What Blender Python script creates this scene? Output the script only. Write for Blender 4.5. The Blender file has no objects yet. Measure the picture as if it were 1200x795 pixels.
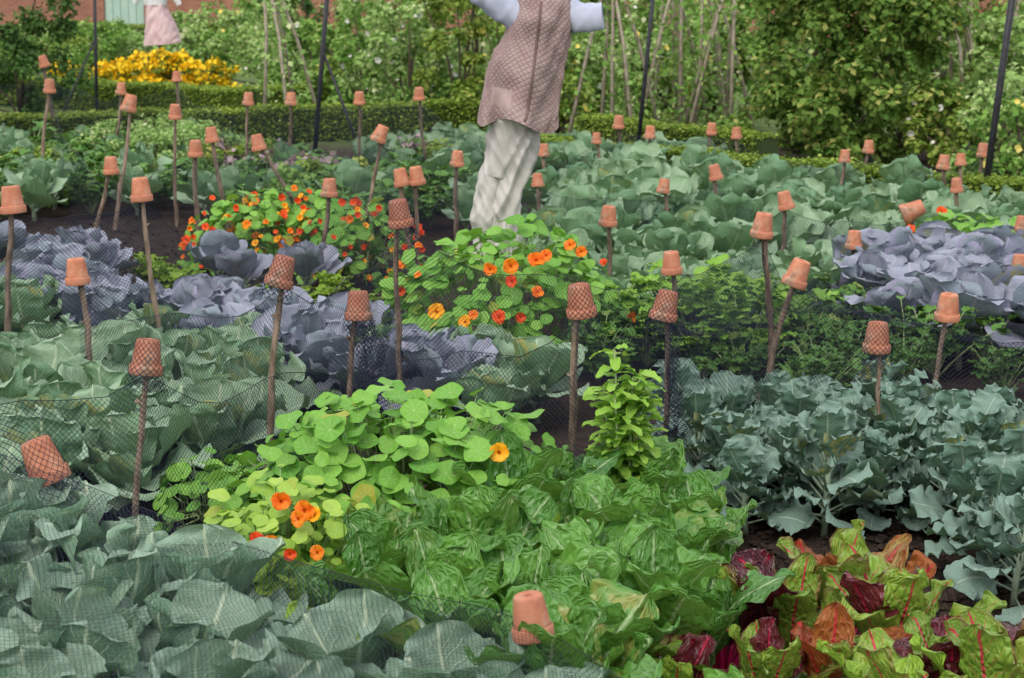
import bpy, math, random
import numpy as np
from mathutils import Vector, Matrix, noise
from mathutils.bvhtree import BVHTree
R=math.radians
random.seed(7); rng=np.random.default_rng(7)
C=bpy.context.scene.collection
F=2400.0; TP=0.1865; PITCH=math.atan(TP); CH=2.35
cs,sn=math.cos(PITCH),math.sin(PITCH)
CAM=Vector((0,0,CH))
def ray(x,y):
    a=(x-600)/F; b=-(y-397.5)/F
    return Vector((a, b*sn+cs, b*cs-sn))
def P(x,y,d): return CAM+ray(x,y)*d
def PY(x,y,Y):
    r=ray(x,y); return CAM+r*(Y/r.y)
def Z(x,y,z):
    r=ray(x,y); return CAM+r*((z-CH)/r.z)
# ---------------------------------------------------------------- object helpers
def tag(o,label=None,cat=None,group=None,kind=None):
    if label: o['label']=label
    if cat: o['category']=cat
    if group: o['group']=group
    if kind: o['kind']=kind
    return o
def root(name,loc=(0,0,0),rz=0):
    o=bpy.data.objects.new(name,None); C.objects.link(o); o.location=loc; o.rotation_euler=(0,0,rz); o.empty_display_size=.05; return o
def copy_tree(o,parent=None):
    c=o.copy(); C.objects.link(c)
    if parent: c.parent=parent
    for ch in list(o.children): copy_tree(ch,c)
    return c
def drop(o):
    for ch in list(o.children): drop(ch)
    bpy.data.objects.remove(o)
class MB:
    def __init__(s): s.v=[]; s.f=[]; s.uv=[]; s.t=[]
    def grid(s,nu,nv,fn,tint,closed=False):
        b=len(s.v)
        for j in range(nv+1):
            for i in range(nu+1):
                p,uv=fn(i/nu,j/nv); s.v.append(tuple(p)); s.uv.append(uv); s.t.append(tint)
        for j in range(nv):
            for i in range(nu):
                a=b+j*(nu+1)+i; s.f.append((a,a+1,a+nu+2,a+nu+1))
    def tube(s,pts,rad,seg=6,tint=(.5,.5,.5),cap=True,wob=0):
        b=len(s.v); n=len(pts); pts=[Vector(p) for p in pts]
        if not hasattr(rad,'__len__'): rad=[rad]*n
        for k,p in enumerate(pts):
            t=(pts[min(k+1,n-1)]-pts[max(k-1,0)]).normalized()
            a=Vector((0,1,0)) if abs(t.y)<.9 else Vector((1,0,0))
            e1=t.cross(a).normalized(); e2=t.cross(e1)
            for q in range(seg):
                an=2*math.pi*q/seg
                r=rad[k]*(1+wob*noise.noise(p*9+Vector((q*1.7,0,k))))
                s.v.append(tuple(p+e1*math.cos(an)*r+e2*math.sin(an)*r)); s.uv.append((q/seg,k/max(1,n-1))); s.t.append(tint)
        for k in range(n-1):
            for q in range(seg):
                a=b+k*seg+q; c=b+k*seg+(q+1)%seg
                s.f.append((a,c,c+seg,a+seg))
        if cap:
            s.f.append(tuple(b+q for q in range(seg))[::-1]); s.f.append(tuple(b+(n-1)*seg+q for q in range(seg)))
    def lathe(s,prof,seg=28,tint=(.5,.5,.5),c=(0,0,0)):
        b=len(s.v)
        for k,(r,z) in enumerate(prof):
            for q in range(seg):
                an=2*math.pi*q/seg
                s.v.append((c[0]+r*math.cos(an),c[1]+r*math.sin(an),c[2]+z)); s.uv.append((q/seg,k/len(prof))); s.t.append(tint)
        for k in range(len(prof)-1):
            for q in range(seg):
                a=b+k*seg+q; c2=b+k*seg+(q+1)%seg
                s.f.append((a,c2,c2+seg,a+seg))
    def box(s,x0,x1,y0,y1,z0,z1,tint=(.5,.5,.5)):
        b=len(s.v)
        for x in (x0,x1):
            for y in (y0,y1):
                for z in (z0,z1): s.v.append((x,y,z)); s.uv.append((x+y,z)); s.t.append(tint)
        for f in ((0,1,3,2),(4,6,7,5),(0,4,5,1),(2,3,7,6),(0,2,6,4),(1,5,7,3)): s.f.append(tuple(b+i for i in f))
    def build(s,name,mat,parent=None,smooth=True):
        me=bpy.data.meshes.new(name); me.from_pydata(s.v,[],s.f)
        lv=np.zeros(len(me.loops),dtype=np.int32); me.loops.foreach_get('vertex_index',lv)
        uv=me.uv_layers.new(name='UVMap'); uv.data.foreach_set('uv',np.array(s.uv,dtype=np.float32)[lv].ravel())
        ca=me.color_attributes.new('tint','FLOAT_COLOR','POINT'); t=np.ones((len(s.v),4),dtype=np.float32); t[:,:3]=np.array(s.t); ca.data.foreach_set('color',t.ravel())
        if smooth: me.polygons.foreach_set('use_smooth',[True]*len(me.polygons))
        me.materials.append(mat); me.update()
        o=bpy.data.objects.new(name,me); C.objects.link(o)
        if parent: o.parent=parent
        return o
def cloud(name,pts,size,mat,parent=None,nup=.4,wid=.38,droop=0.0,nrm=None):
    N=len(pts); pts=np.asarray(pts,dtype=np.float32)
    n=rng.normal(size=(N,3)); n/=np.linalg.norm(n,axis=1)[:,None]
    n[:,2]=np.abs(n[:,2])+nup
    if nrm is not None: n=n*.8+nrm
    n/=np.linalg.norm(n,axis=1)[:,None]
    d=rng.normal(size=(N,3)); d[:,2]-=droop; d-=n*np.sum(d*n,axis=1)[:,None]; d/=np.linalg.norm(d,axis=1)[:,None]
    sd=np.cross(n,d); s=(size*rng.uniform(.6,1.3,size=N))[:,None]
    V=np.stack([pts,pts+d*s*.5+sd*s*wid+n*s*.1,pts+d*s-n*s*.12,pts+d*s*.5-sd*s*wid+n*s*.1],axis=1).reshape(-1,3)
    me=bpy.data.meshes.new(name); me.vertices.add(4*N); me.vertices.foreach_set('co',V.astype(np.float32).ravel())
    me.loops.add(4*N); me.loops.foreach_set('vertex_index',np.arange(4*N,dtype=np.int32))
    me.polygons.add(N); me.polygons.foreach_set('loop_start',np.arange(0,4*N,4,dtype=np.int32)); 
    me.update(calc_edges=True)
    uv=me.uv_layers.new(name='UVMap'); uv.data.foreach_set('uv',np.tile(np.array([.5,0,0,.5,.5,1,1,.5],dtype=np.float32),N))
    ca=me.color_attributes.new('tint','FLOAT_COLOR','POINT'); t=np.ones((N,4,4),dtype=np.float32)
    t[:,:,0]=rng.uniform(0,1,size=N)[:,None]; t[:,:,1]=rng.uniform(0,1,size=N)[:,None]; ca.data.foreach_set('color',t.ravel())
    me.materials.append(mat); me.update(); me.validate()
    o=bpy.data.objects.new(name,me); C.objects.link(o)
    if parent: o.parent=parent
    return o
# ---------------------------------------------------------------- materials
class NT:
    def __init__(s,name):
        s.m=bpy.data.materials.new(name); s.m.use_nodes=True; s.t=s.m.node_tree; s.t.nodes.clear(); s.out=s.n('ShaderNodeOutputMaterial')
    def n(s,typ,**k):
        x=s.t.nodes.new(typ)
        for a,b in k.items(): setattr(x,a,b)
        return x
    def put(s,sock,v):
        if isinstance(v,bpy.types.NodeSocket): s.t.links.new(v,sock)
        elif isinstance(v,(tuple,list)) and len(v)==3 and sock.type=='RGBA': sock.default_value=(*v,1)
        else: sock.default_value=v
    def math(s,op,a,b=None,c=None,clamp=False):
        x=s.n('ShaderNodeMath',operation=op,use_clamp=clamp); s.put(x.inputs[0],a)
        if b is not None: s.put(x.inputs[1],b)
        if c is not None: s.put(x.inputs[2],c)
        return x.outputs[0]
    def mr(s,v,a,b,c=0,d=1,smooth=True):
        x=s.n('ShaderNodeMapRange',interpolation_type='SMOOTHSTEP' if smooth else 'LINEAR'); s.put(x.inputs[0],v)
        for i,q in enumerate((a,b,c,d)): x.inputs[i+1].default_value=q
        return x.outputs[0]
    def mix(s,f,a,b,mode='MIX'):
        x=s.n('ShaderNodeMix',data_type='RGBA',blend_type=mode); s.put(x.inputs[0],f); s.put(x.inputs[6],a); s.put(x.inputs[7],b); return x.outputs[2]
    def noise(s,scale,detail=3,vec=None,rough=.5):
        x=s.n('ShaderNodeTexNoise'); x.inputs['Scale'].default_value=scale; x.inputs['Detail'].default_value=detail; x.inputs['Roughness'].default_value=rough
        if vec is not None: s.put(x.inputs['Vector'],vec)
        return x.outputs[0]
    def uvs(s):
        u=s.n('ShaderNodeUVMap'); u.uv_map='UVMap'; x=s.n('ShaderNodeSeparateXYZ'); s.t.links.new(u.outputs[0],x.inputs[0]); return u.outputs[0],x.outputs[0],x.outputs[1]
    def tint(s):
        a=s.n('ShaderNodeAttribute',attribute_name='tint'); x=s.n('ShaderNodeSeparateXYZ'); s.t.links.new(a.outputs['Vector'],x.inputs[0]); return x.outputs[0],x.outputs[1],x.outputs[2]
    def bump(s,h,st,dist=.01):
        b=s.n('ShaderNodeBump'); b.inputs['Strength'].default_value=st; b.inputs['Distance'].default_value=dist; s.put(b.inputs['Height'],h); return b.outputs[0]
    def bsdf(s,col,rough=.6,spec=.4,normal=None,trans=0,tcol=None):
        b=s.n('ShaderNodeBsdfPrincipled'); s.put(b.inputs['Base Color'],col); s.put(b.inputs['Roughness'],rough); b.inputs['Specular IOR Level'].default_value=spec
        if normal is not None: s.put(b.inputs['Normal'],normal)
        r=b.outputs[0]
        if trans:
            t=s.n('ShaderNodeBsdfTranslucent'); s.put(t.inputs[0],tcol if tcol is not None else col)
            m=s.n('ShaderNodeMixShader'); m.inputs[0].default_value=trans; s.t.links.new(r,m.inputs[1]); s.t.links.new(t.outputs[0],m.inputs[2]); r=m.outputs[0]
        s.t.links.new(r,s.out.inputs[0]); return s.m
def wpos(t):
    return t.n('ShaderNodeTexCoord').outputs['Object']
def leaf_mat(name,c1,c2,vein,va=.6,N=7,k=2.2,rough=.5,trans=.18,edge=None,bs=.5,crink=0,back=None,vw=.12,tcol=(.25,.4,.05),la=.75,spec=.32):
    t=NT(name); uv,u,v=t.uvs(); r,g,b=t.tint()
    a=t.math('MULTIPLY',t.math('ABSOLUTE',t.math('SUBTRACT',u,.5)),2)
    mid=t.math('SUBTRACT',1,t.mr(a,.02,.085))
    ns=t.noise(6,2,uv)
    w=t.math('SUBTRACT',t.math('MULTIPLY_ADD',v,N,t.math('MULTIPLY',ns,.9)),t.math('MULTIPLY',t.math('POWER',a,.8),k))
    fr=t.math('ABSOLUTE',t.math('SUBTRACT',t.math('FRACT',w),.5))
    lat=t.math('MULTIPLY',t.math('SUBTRACT',1,t.mr(fr,.01,vw)),t.mr(a,1.0,.35))
    vn=t.n('ShaderNodeTexVoronoi',feature='DISTANCE_TO_EDGE'); vn.inputs['Scale'].default_value=(9 if crink else 20); t.put(vn.inputs['Vector'],uv)
    ret=t.math('SUBTRACT',1,t.mr(vn.outputs[0],.0,.12))
    vv=t.math('MAXIMUM',t.math('MAXIMUM',mid,t.math('MULTIPLY',lat,la)),t.math('MULTIPLY',ret,.05 if crink else .3))
    oi=t.n('ShaderNodeObjectInfo')
    f=t.math('ADD',t.math('MULTIPLY',r,.5),t.math('MULTIPLY',t.noise(2.5,3,uv),.6)); f=t.math('ADD',f,t.math('MULTIPLY_ADD',oi.outputs['Random'],.4,-.25),clamp=True)
    col=t.mix(f,c1,c2)
    if edge: col=t.mix(t.math('MULTIPLY',t.mr(a,.6,1.05),t.mr(g,.3,.8)),col,edge)
    col=t.mix(t.math('MULTIPLY',t.mr(g,.90,.99),t.mr(t.noise(5,2,uv),.42,.62)),col,(.36,.34,.09))
    if back:
        ge=t.n('ShaderNodeNewGeometry'); col=t.mix(ge.outputs['Backfacing'],col,back)
    col=t.mix(t.math('MULTIPLY',vv,va),col,vein)
    h=t.math('SUBTRACT',t.math('MULTIPLY',t.noise(14,3,uv),.7 if not crink else .2),t.math('MULTIPLY',vv,.9 if not crink else .5))
    if crink: h=t.math('ADD',h,t.math('MULTIPLY',t.mr(vn.outputs[0],0,.4),crink))
    return t.bsdf(col,rough,spec,t.bump(h,bs,.012),trans,t.mix(.5,col,tcol))
def nast_mat(name,c1,c2,vein):
    t=NT(name); uv,u,v=t.uvs(); r,g,b=t.tint()
    x=t.math('SUBTRACT',u,.5); y=t.math('SUBTRACT',v,.5)
    an=t.math('ARCTAN2',y,x); rad=t.math('SQRT',t.math('ADD',t.math('MULTIPLY',x,x),t.math('MULTIPLY',y,y)))
    vv=t.math('POWER',t.math('ABSOLUTE',t.math('COSINE',t.math('MULTIPLY',an,4.5))),30)
    vv=t.math('MAXIMUM',t.math('MULTIPLY',vv,t.mr(rad,.5,.2)),t.math('SUBTRACT',1,t.mr(rad,.02,.07)))
    f=t.math('ADD',t.math('MULTIPLY',r,.75),t.math('MULTIPLY',t.noise(4,2,uv),.4),clamp=True)
    col=t.mix(f,c1,c2); col=t.mix(t.mr(g,.95,.99),col,(.4,.40,.06))
    col=t.mix(t.math('MULTIPLY',vv,.5),col,vein)
    return t.bsdf(col,.5,.28,t.bump(vv,.3,.004),.28,t.mix(.5,col,(.25,.45,.03)))
def cloud_mat(name,c1,c2,c3=None,trans=.28,rough=.65):
    t=NT(name); r,g,b=t.tint(); oi=t.n('ShaderNodeObjectInfo')
    big=t.mr(t.noise(2.2,2,wpos(t)),.35,.65)
    col=t.mix(t.math('ADD',t.math('MULTIPLY',r,.55),t.math('MULTIPLY',big,.45)),c1,c2)
    if c3: col=t.mix(t.mr(g,.86,.9),col,c3)
    col=t.mix(t.math('MULTIPLY',oi.outputs['Random'],.2),col,(.5,.5,.5),'MULTIPLY')
    return t.bsdf(col,rough,.2,None,trans)
def plain(name,c1,c2,scale=8,rough=.7,bs=.3,spec=.3,stretch=None,dist=.01,trans=0):
    t=NT(name); vec=wpos(t)
    if stretch:
        mp=t.n('ShaderNodeMapping'); mp.inputs['Scale'].default_value=stretch; t.put(mp.inputs[0],vec); vec=mp.outputs[0]
    n=t.noise(scale,5,vec,.6); oi=t.n('ShaderNodeObjectInfo')
    f=t.math('ADD',t.mr(n,.3,.7),t.math('MULTIPLY_ADD',oi.outputs['Random'],.5,-.25),clamp=True)
    return t.bsdf(t.mix(f,c1,c2),rough,spec,t.bump(n,bs,dist),trans)
M={}
M['cab']=leaf_mat('cabbage_leaf',(.055,.155,.09),(.19,.34,.22),(.56,.67,.48),.8,7,2.4,.45,.15,(.24,.36,.25),.55,back=(.25,.38,.28),vw=.10)
M['cab2']=leaf_mat('cabbage_leaf_grey_green',(.075,.185,.10),(.22,.37,.21),(.54,.64,.44),.75,7,2.4,.5,.15,None,.55,back=(.27,.41,.27),vw=.10)
M['red']=leaf_mat('red_cabbage_leaf',(.13,.18,.21),(.30,.36,.41),(.46,.41,.53),.6,7,2.4,.5,.08,(.30,.27,.41),.5,back=(.31,.34,.42),tcol=(.2,.28,.2),vw=.10)
M['broc']=leaf_mat('brassica_leaf',(.06,.15,.105),(.165,.29,.225),(.44,.55,.42),.6,8,2.2,.5,.13,(.18,.29,.23),.6,back=(.21,.33,.27),vw=.09)
M['far']=leaf_mat('mid_green_brassica_leaf',(.07,.18,.095),(.23,.39,.21),(.46,.57,.36),.5,7,2.4,.5,.15,None,.5,back=(.28,.42,.26))
M['chard']=leaf_mat('green_chard_leaf',(.05,.18,.028),(.16,.38,.06),(.48,.62,.32),.65,8,1.8,.27,.22,None,.75,1.2,vw=.06,la=.25,spec=.5)
M['chardy']=leaf_mat('lime_chard_leaf',(.24,.45,.035),(.38,.58,.07),(.55,.65,.2),.5,8,1.8,.3,.28,None,.7,1.2,vw=.06,la=.3,spec=.4)
M['chardr']=leaf_mat('crimson_veined_chard_leaf',(.10,.24,.03),(.27,.42,.05),(.62,.01,.07),1.0,5,1.8,.27,.15,(.2,.1,.04),.7,1.2,vw=.045,la=.75,spec=.45)
M['chardm']=leaf_mat('burgundy_chard_leaf',(.05,.01,.018),(.14,.025,.03),(.5,.012,.06),.8,5,1.8,.22,.1,(.10,.06,.03),.7,1.2,tcol=(.35,.01,.03),vw=.045,la=.6,spec=.5)
M['chardo']=leaf_mat('bronze_red_chard_leaf',(.24,.05,.02),(.38,.16,.035),(.65,.02,.06),.9,5,1.8,.3,.22,None,.7,1.2,tcol=(.5,.08,.02),vw=.045,la=.7)
M['nast']=nast_mat('nasturtium_leaf',(.09,.29,.035),(.26,.52,.08),(.5,.7,.3))
M['nasty']=nast_mat('pale_nasturtium_leaf',(.22,.42,.04),(.42,.60,.10),(.6,.72,.33))
M['celery']=leaf_mat('celery_leaf',(.06,.18,.035),(.15,.33,.06),(.28,.4,.14),.3,5,2,.45,.2,None,.5)
M['shootl']=leaf_mat('bright_narrow_leaf',(.2,.44,.04),(.36,.62,.08),(.5,.65,.25),.4,5,2,.45,.3,None,.4)
M['stalk']=plain('pale_green_stalk',(.22,.32,.12),(.36,.44,.22),20,.45)
M['stalkw']=plain('white_chard_stalk',(.4,.5,.28),(.6,.65,.42),20,.35)
M['stalkr']=plain('crimson_stalk',(.5,.008,.08),(.72,.02,.14),20,.3)
M['stalkb']=plain('grey_green_stem',(.2,.28,.18),(.3,.36,.26),20,.6)
M['wood']=plain('weathered_hazel_bark',(.12,.085,.06),(.32,.24,.18),14,.85,.8,.2,(3,3,.8))
M['cane']=plain('dry_grey_cane',(.24,.2,.15),(.42,.36,.28),10,.8,.4)
M['bark']=plain('dark_bark',(.05,.04,.03),(.12,.09,.06),10,.9,.6)
M['iron']=plain('black_painted_iron',(.012,.013,.018),(.03,.03,.035),20,.45)
M['petal_o']=plain('orange_petal',(.85,.15,.008),(.93,.30,.015),30,.5,.1,trans=.25)
M['petal_y']=plain('amber_petal',(.92,.36,.01),(.97,.50,.02),30,.5,.1,trans=.25)
M['petal_r']=plain('scarlet_petal',(.70,.045,.005),(.85,.11,.008),30,.5,.1,trans=.2)
M['petal_w']=plain('white_petal',(.7,.7,.62),(.8,.8,.75),30,.5,.1,trans=.2)
M['petal_l']=plain('lemon_petal',(.8,.65,.1),(.85,.75,.25),30,.5,.1,trans=.2)
M['eye']=plain('dark_flower_throat',(.4,.04,.0),(.5,.08,.0),30,.6)
M['hedge']=cloud_mat('box_hedge_leaf',(.12,.21,.025),(.30,.42,.06),(.42,.50,.11))
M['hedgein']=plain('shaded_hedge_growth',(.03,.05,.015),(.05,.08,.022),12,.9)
M['sh1']=cloud_mat('mid_green_shrub_leaf',(.10,.25,.035),(.31,.50,.11),(.46,.56,.2))
M['sh2']=cloud_mat('dark_shrub_leaf',(.04,.10,.025),(.13,.25,.055))
M['sh3']=cloud_mat('pale_green_leaf',(.20,.38,.08),(.45,.61,.22),(.62,.67,.36))
M['sh4']=cloud_mat('olive_leaf',(.14,.25,.03),(.34,.46,.085),(.50,.50,.14))
M['sh5']=cloud_mat('bushy_shrub_leaf',(.07,.17,.025),(.24,.37,.07),(.42,.44,.12))
M['yel']=cloud_mat('yellow_bloom',(.9,.54,.01),(.97,.74,.03),None,.1)
M['lav']=cloud_mat('dusty_pink_bloom',(.35,.25,.27),(.5,.38,.4),None,.1)
t=NT('terracotta'); o_=wpos(t); oi=t.n('ShaderNodeObjectInfo')
n1=t.noise(16,5,o_,.65); n2=t.noise(45,3,o_)
col=t.mix(t.mr(n1,.3,.7),(.44,.15,.08),(.61,.275,.165)); col=t.mix(t.math('MULTIPLY',oi.outputs['Random'],.45),col,(.35,.145,.10))
col=t.mix(t.math('MULTIPLY',t.mr(t.noise(9,4,o_,.7),.55,.75),.5),col,(.56,.44,.35)); col=t.mix(t.math('MULTIPLY',t.mr(t.noise(7,5,o_,.7),.56,.7),.65),col,(.15,.115,.07))
M['terra']=t.bsdf(col,.85,.2,t.bump(n2,.35,.004))
def net_mat(name,lw):
    t=NT(name); uv,u,v=t.uvs(); cell=.023
    def line(e):
        fr=t.math('ABSOLUTE',t.math('SUBTRACT',t.math('FRACT',t.math('DIVIDE',e,cell)),.5)); return t.math('LESS_THAN',fr,lw)
    mask=t.math('MAXIMUM',line(t.math('ADD',u,v)),line(t.math('SUBTRACT',u,v)))
    b=t.n('ShaderNodeBsdfDiffuse'); b.inputs[0].default_value=(.03,.034,.055,1)
    tr=t.n('ShaderNodeBsdfTransparent'); mx=t.n('ShaderNodeMixShader'); t.put(mx.inputs[0],mask); t.t.links.new(tr.outputs[0],mx.inputs[1]); t.t.links.new(b.outputs[0],mx.inputs[2]); t.t.links.new(mx.outputs[0],t.out.inputs[0]); return t.m
M['net']=net_mat('black_plastic_netting',.064); M['netf']=net_mat('fine_black_netting',.045)
M['cord']=plain('black_net_cord',(.015,.016,.02),(.03,.03,.04),30,.6)
t=NT('garden_soil'); o_=wpos(t); sx=t.n('ShaderNodeSeparateXYZ'); t.put(sx.inputs[0],o_)
n=t.noise(7,8,o_,.7); n2=t.noise(60,4,o_,.7)
col=t.mix(t.mr(n,.3,.7),(.024,.017,.013),(.07,.048,.037)); col=t.mix(t.mr(n2,.55,.75),col,(.11,.085,.065))
far=t.mr(sx.outputs[1],25,27); gr=t.mix(t.mr(t.noise(3,6,o_,.7),.3,.7),(.06,.10,.03),(.15,.2,.065)); col=t.mix(far,col,gr)
hh=t.math('ADD',n,t.math('MULTIPLY',n2,.4)); M['soil']=t.bsdf(col,.95,.15,t.bump(hh,1,.03))
t=NT('red_brick'); o_=wpos(t); mp=t.n('ShaderNodeMapping'); mp.inputs['Rotation'].default_value=(R(90),0,0); t.put(mp.inputs[0],o_)
br=t.n('ShaderNodeTexBrick'); t.put(br.inputs['Vector'],mp.outputs[0]); br.inputs['Scale'].default_value=1; br.inputs['Brick Width'].default_value=.225; br.inputs['Row Height'].default_value=.075; br.inputs['Mortar Size'].default_value=.008
br.inputs['Color1'].default_value=(.30,.10,.06,1); br.inputs['Color2'].default_value=(.42,.17,.10,1); br.inputs['Mortar'].default_value=(.35,.28,.22,1)
M['brick']=t.bsdf(t.mix(t.mr(t.noise(.8,4,o_),.3,.7,0,.5),br.outputs[0],(.2,.09,.07)),.9,.2)
M['stone']=plain('stone_coping',(.3,.27,.22),(.42,.38,.32),4,.9)
M['door']=plain('pale_green_paint',(.35,.5,.42),(.42,.55,.47),4,.6)
M['skin_cloth']=plain('hessian_sack',(.35,.27,.17),(.45,.36,.24),40,.9)
def cloth(name,c1,c2,quilt=False,bs=.5,wr=.4):
    t=NT(name); uv,u,v=t.uvs(); o_=wpos(t); n=t.noise(7,4,o_); wn=t.noise(14,3,o_,.5); fine=t.noise(220,2,o_); h=t.math('MULTIPLY_ADD',fine,.08,t.math('MULTIPLY',wn,wr)); col=t.mix(t.mr(n,.3,.7),c1,c2)
    if quilt:
        wv=t.math('MULTIPLY',t.noise(5,2,uv),.03)
        def ln(e): return t.math('ABSOLUTE',t.math('SINE',t.math('MULTIPLY',t.math('ADD',e,wv),84)))
        q=t.math('MINIMUM',ln(t.math('ADD',u,v)),ln(t.math('SUBTRACT',u,v))); h=t.math('ADD',h,t.math('MULTIPLY',t.math('POWER',q,.5),.7)); col=t.mix(t.mr(q,.28,.0,0,.25),col,(.19,.13,.12))
    return t.bsdf(col,.95,.1,t.bump(h,bs,.012),.05)
M['vest']=cloth('quilted_mauve_cloth',(.31,.215,.205),(.43,.32,.30),True,.7)
M['vestedge']=cloth('mauve_binding',(.15,.10,.095),(.22,.15,.14))
M['pocket']=cloth('pale_pocket_cloth',(.34,.245,.23),(.44,.335,.315))
M['shirt']=cloth('pale_blue_cotton',(.40,.43,.55),(.50,.53,.64))
M['trs']=cloth('grey_beige_trousers',(.42,.40,.37),(.55,.525,.485),wr=.7)
M['pinkc']=cloth('faded_pink_cloth',(.55,.38,.40),(.66,.5,.5))
M['whitec']=cloth('white_cloth',(.6,.6,.63),(.75,.75,.77))
# ---------------------------------------------------------------- plant builders
def prof_round(v): return .10+.90*math.sin(math.pi/2*v/.5)**.75 if v<.5 else math.sqrt(max(0,1-((v-.5)/.5)**2.5))
def prof_ovate(v): return .14+.86*math.sin(math.pi/2*v/.4)**.9 if v<.4 else max(0,1-((v-.4)/.6)**2.6)**.55
def prof_long(v): return .16+.84*math.sin(math.pi/2*v/.38)**.9 if v<.38 else max(0,1-((v-.38)/.62)**2.0)**.75
def prof_narrow(v): return max(0,math.sin(math.pi*v**.8))**.9
def leaf(mb,ms,az,org,L,W,elev,bend,cup=.3,ruf=.02,rf=4,cr=.006,tint=None,nu=10,nv=12,pet=0,prad=.006,prof=prof_round,lob=0,twist=0,petbend=0,bp=1.2,roll=0):
    if tint is None: tint=(random.random(),random.random(),random.random())
    ca,sa=math.cos(az),math.sin(az); ph=random.uniform(0,6.3); sd=random.uniform(0,50); cr_,sr_=math.cos(roll),math.sin(roll)
    def tw(x,y,z): return (org[0]+ca*x-sa*y, org[1]+sa*x+ca*y, org[2]+z)
    x=z=0; e=elev
    if pet:
        pts=[]; rr=[]
        for k in range(5):
            pts.append(tw(x,0,z)); rr.append(prad*(1.25-.45*k/4)); x+=pet/4*math.cos(e) if k<4 else 0; z+=pet/4*math.sin(e) if k<4 else 0; e-=petbend/4
        if ms is not None: ms.tube(pts,rr,5,tint)
    K=30; cl=[(x,z,e)]
    for k in range(K):
        ee=e-bend*((k+.5)/K)**bp; x+=L/K*math.cos(ee); z+=L/K*math.sin(ee); cl.append((x,z,ee))
    def fn(a,tt):
        v=1-(1-tt)**1.45
        u=a*2-1; q=min(v*K,K-1e-6); i=int(q); fq=q-i; c0,c1=cl[i],cl[i+1]; cx=c0[0]+(c1[0]-c0[0])*fq; cz=c0[1]+(c1[1]-c0[1])*fq; ce=c0[2]+(c1[2]-c0[2])*fq
        pv=prof(v); w=pv*W*(1+lob*math.sin(v*21+ph+(2 if u>0 else 0))+lob*.6*math.sin(v*47+ph))
        nx,nz=-math.sin(ce),math.cos(ce)
        tipu=max(0,(v-.5)/.5); ed=max(abs(u),tipu**2)**2.2
        h=cup*W*(u*u*pv+.55*tipu*tipu) + ruf*ed*(math.sin(v*rf*3.14+ph+(1.7 if u>0 else 0)+2.2*u*tipu)+.35*math.sin(v*rf*8+ph*2+u*3))*min(1,pv+.5*tipu) + cr*noise.noise(Vector((u*W*20+sd,v*L*20,ph)))*(1 if abs(u)>.1 else .3)
        y=u*w*(1-.18*cup*abs(u)); h+=twist*v*u*w
        y,h=y*cr_-h*sr_,y*sr_+h*cr_
        return tw(cx+nx*h,y,cz+nz*h),(a,v)
    mb.grid(nu,nv,fn,tint)
GA=2.39996
def cabbage(mat,Rr=.30,n=13,hearts=4,nu=10,nv=12,lift=0.0,smat='stalkb',elo=14,ehi=66,name='cabbage_plant',ruf=.016,wd=(.48,.58),opn=0.0):
    r=root(name); mb=MB(); ms=MB(); mh=MB(); a0=random.uniform(0,6)
    for i in range(n):
        f=i/(n-1); az=a0+GA*i+random.uniform(-.25,.25); L=Rr*(1.0-.26*f)*random.uniform(.84,1.16)
        el=R(elo+(ehi-elo)*f+random.uniform(-10,10)); bend=.7*(1-f)-.5*f*(1-opn)+random.uniform(-.2,.35)+.25*opn
        leaf(mb,ms,az,(.015*math.cos(az),.015*math.sin(az),.07+.07*f+lift),L,L*random.uniform(*wd),el,bend,random.uniform(.08,.42),ruf*random.uniform(.6,1.6),random.uniform(3,5.5),.009,None,nu,nv,pet=.05,prad=.009,twist=random.uniform(-.15,.15),lob=.028,roll=random.uniform(-.38,.38),bp=1.6)
    for i in range(hearts):
        az=a0+i*GA*1.1; leaf(mh,None,az,(.0-.05*math.cos(az),-.05*math.sin(az),.12+lift),.18,.11,R(35+6*i),-2.1,.35,.004,3,.004,(.6+.3*random.random(),.1,.5),8,8)
    ms.tube([(0,0,-.03),(0.005,0,.08+lift),(0,0,.17+lift)],[.02,.018,.015],7)
    mb.build('outer_leaves',M[mat],r); ms.build('stem',M[smat],r)
    if hearts: mh.build('heart',M[mat],r)
    return r
def broccoli(mat='broc',n=24):
    r=root('brassica_plant'); mb=MB(); ms=MB(); a0=random.uniform(0,6); Hs=random.uniform(.20,.27)
    for i in range(n):
        f=i/(n-1); az=a0+GA*i+random.uniform(-.3,.3); L=random.uniform(.13,.20)*(1-.25*f)
        leaf(mb,ms,az,(0,0,.04+Hs*f),L,L*random.uniform(.48,.60),R(8+65*f+random.uniform(-14,14)),random.uniform(.4,1.5)*(1-.4*f),random.uniform(.0,.35),.018,random.uniform(5,8),.008,None,12,16,pet=.11*(1-.4*f),prad=.0045,lob=.06,twist=random.uniform(-.25,.25),prof=prof_round,roll=random.uniform(-.6,.6))
    ms.tube([(0,0,-.03),(.01,0,.1),(0,.01,.06+Hs)],[.014,.014,.010],7)
    mb.build('leaves',M[mat],r); ms.build('stem',M['stalkb'],r); return r
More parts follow.
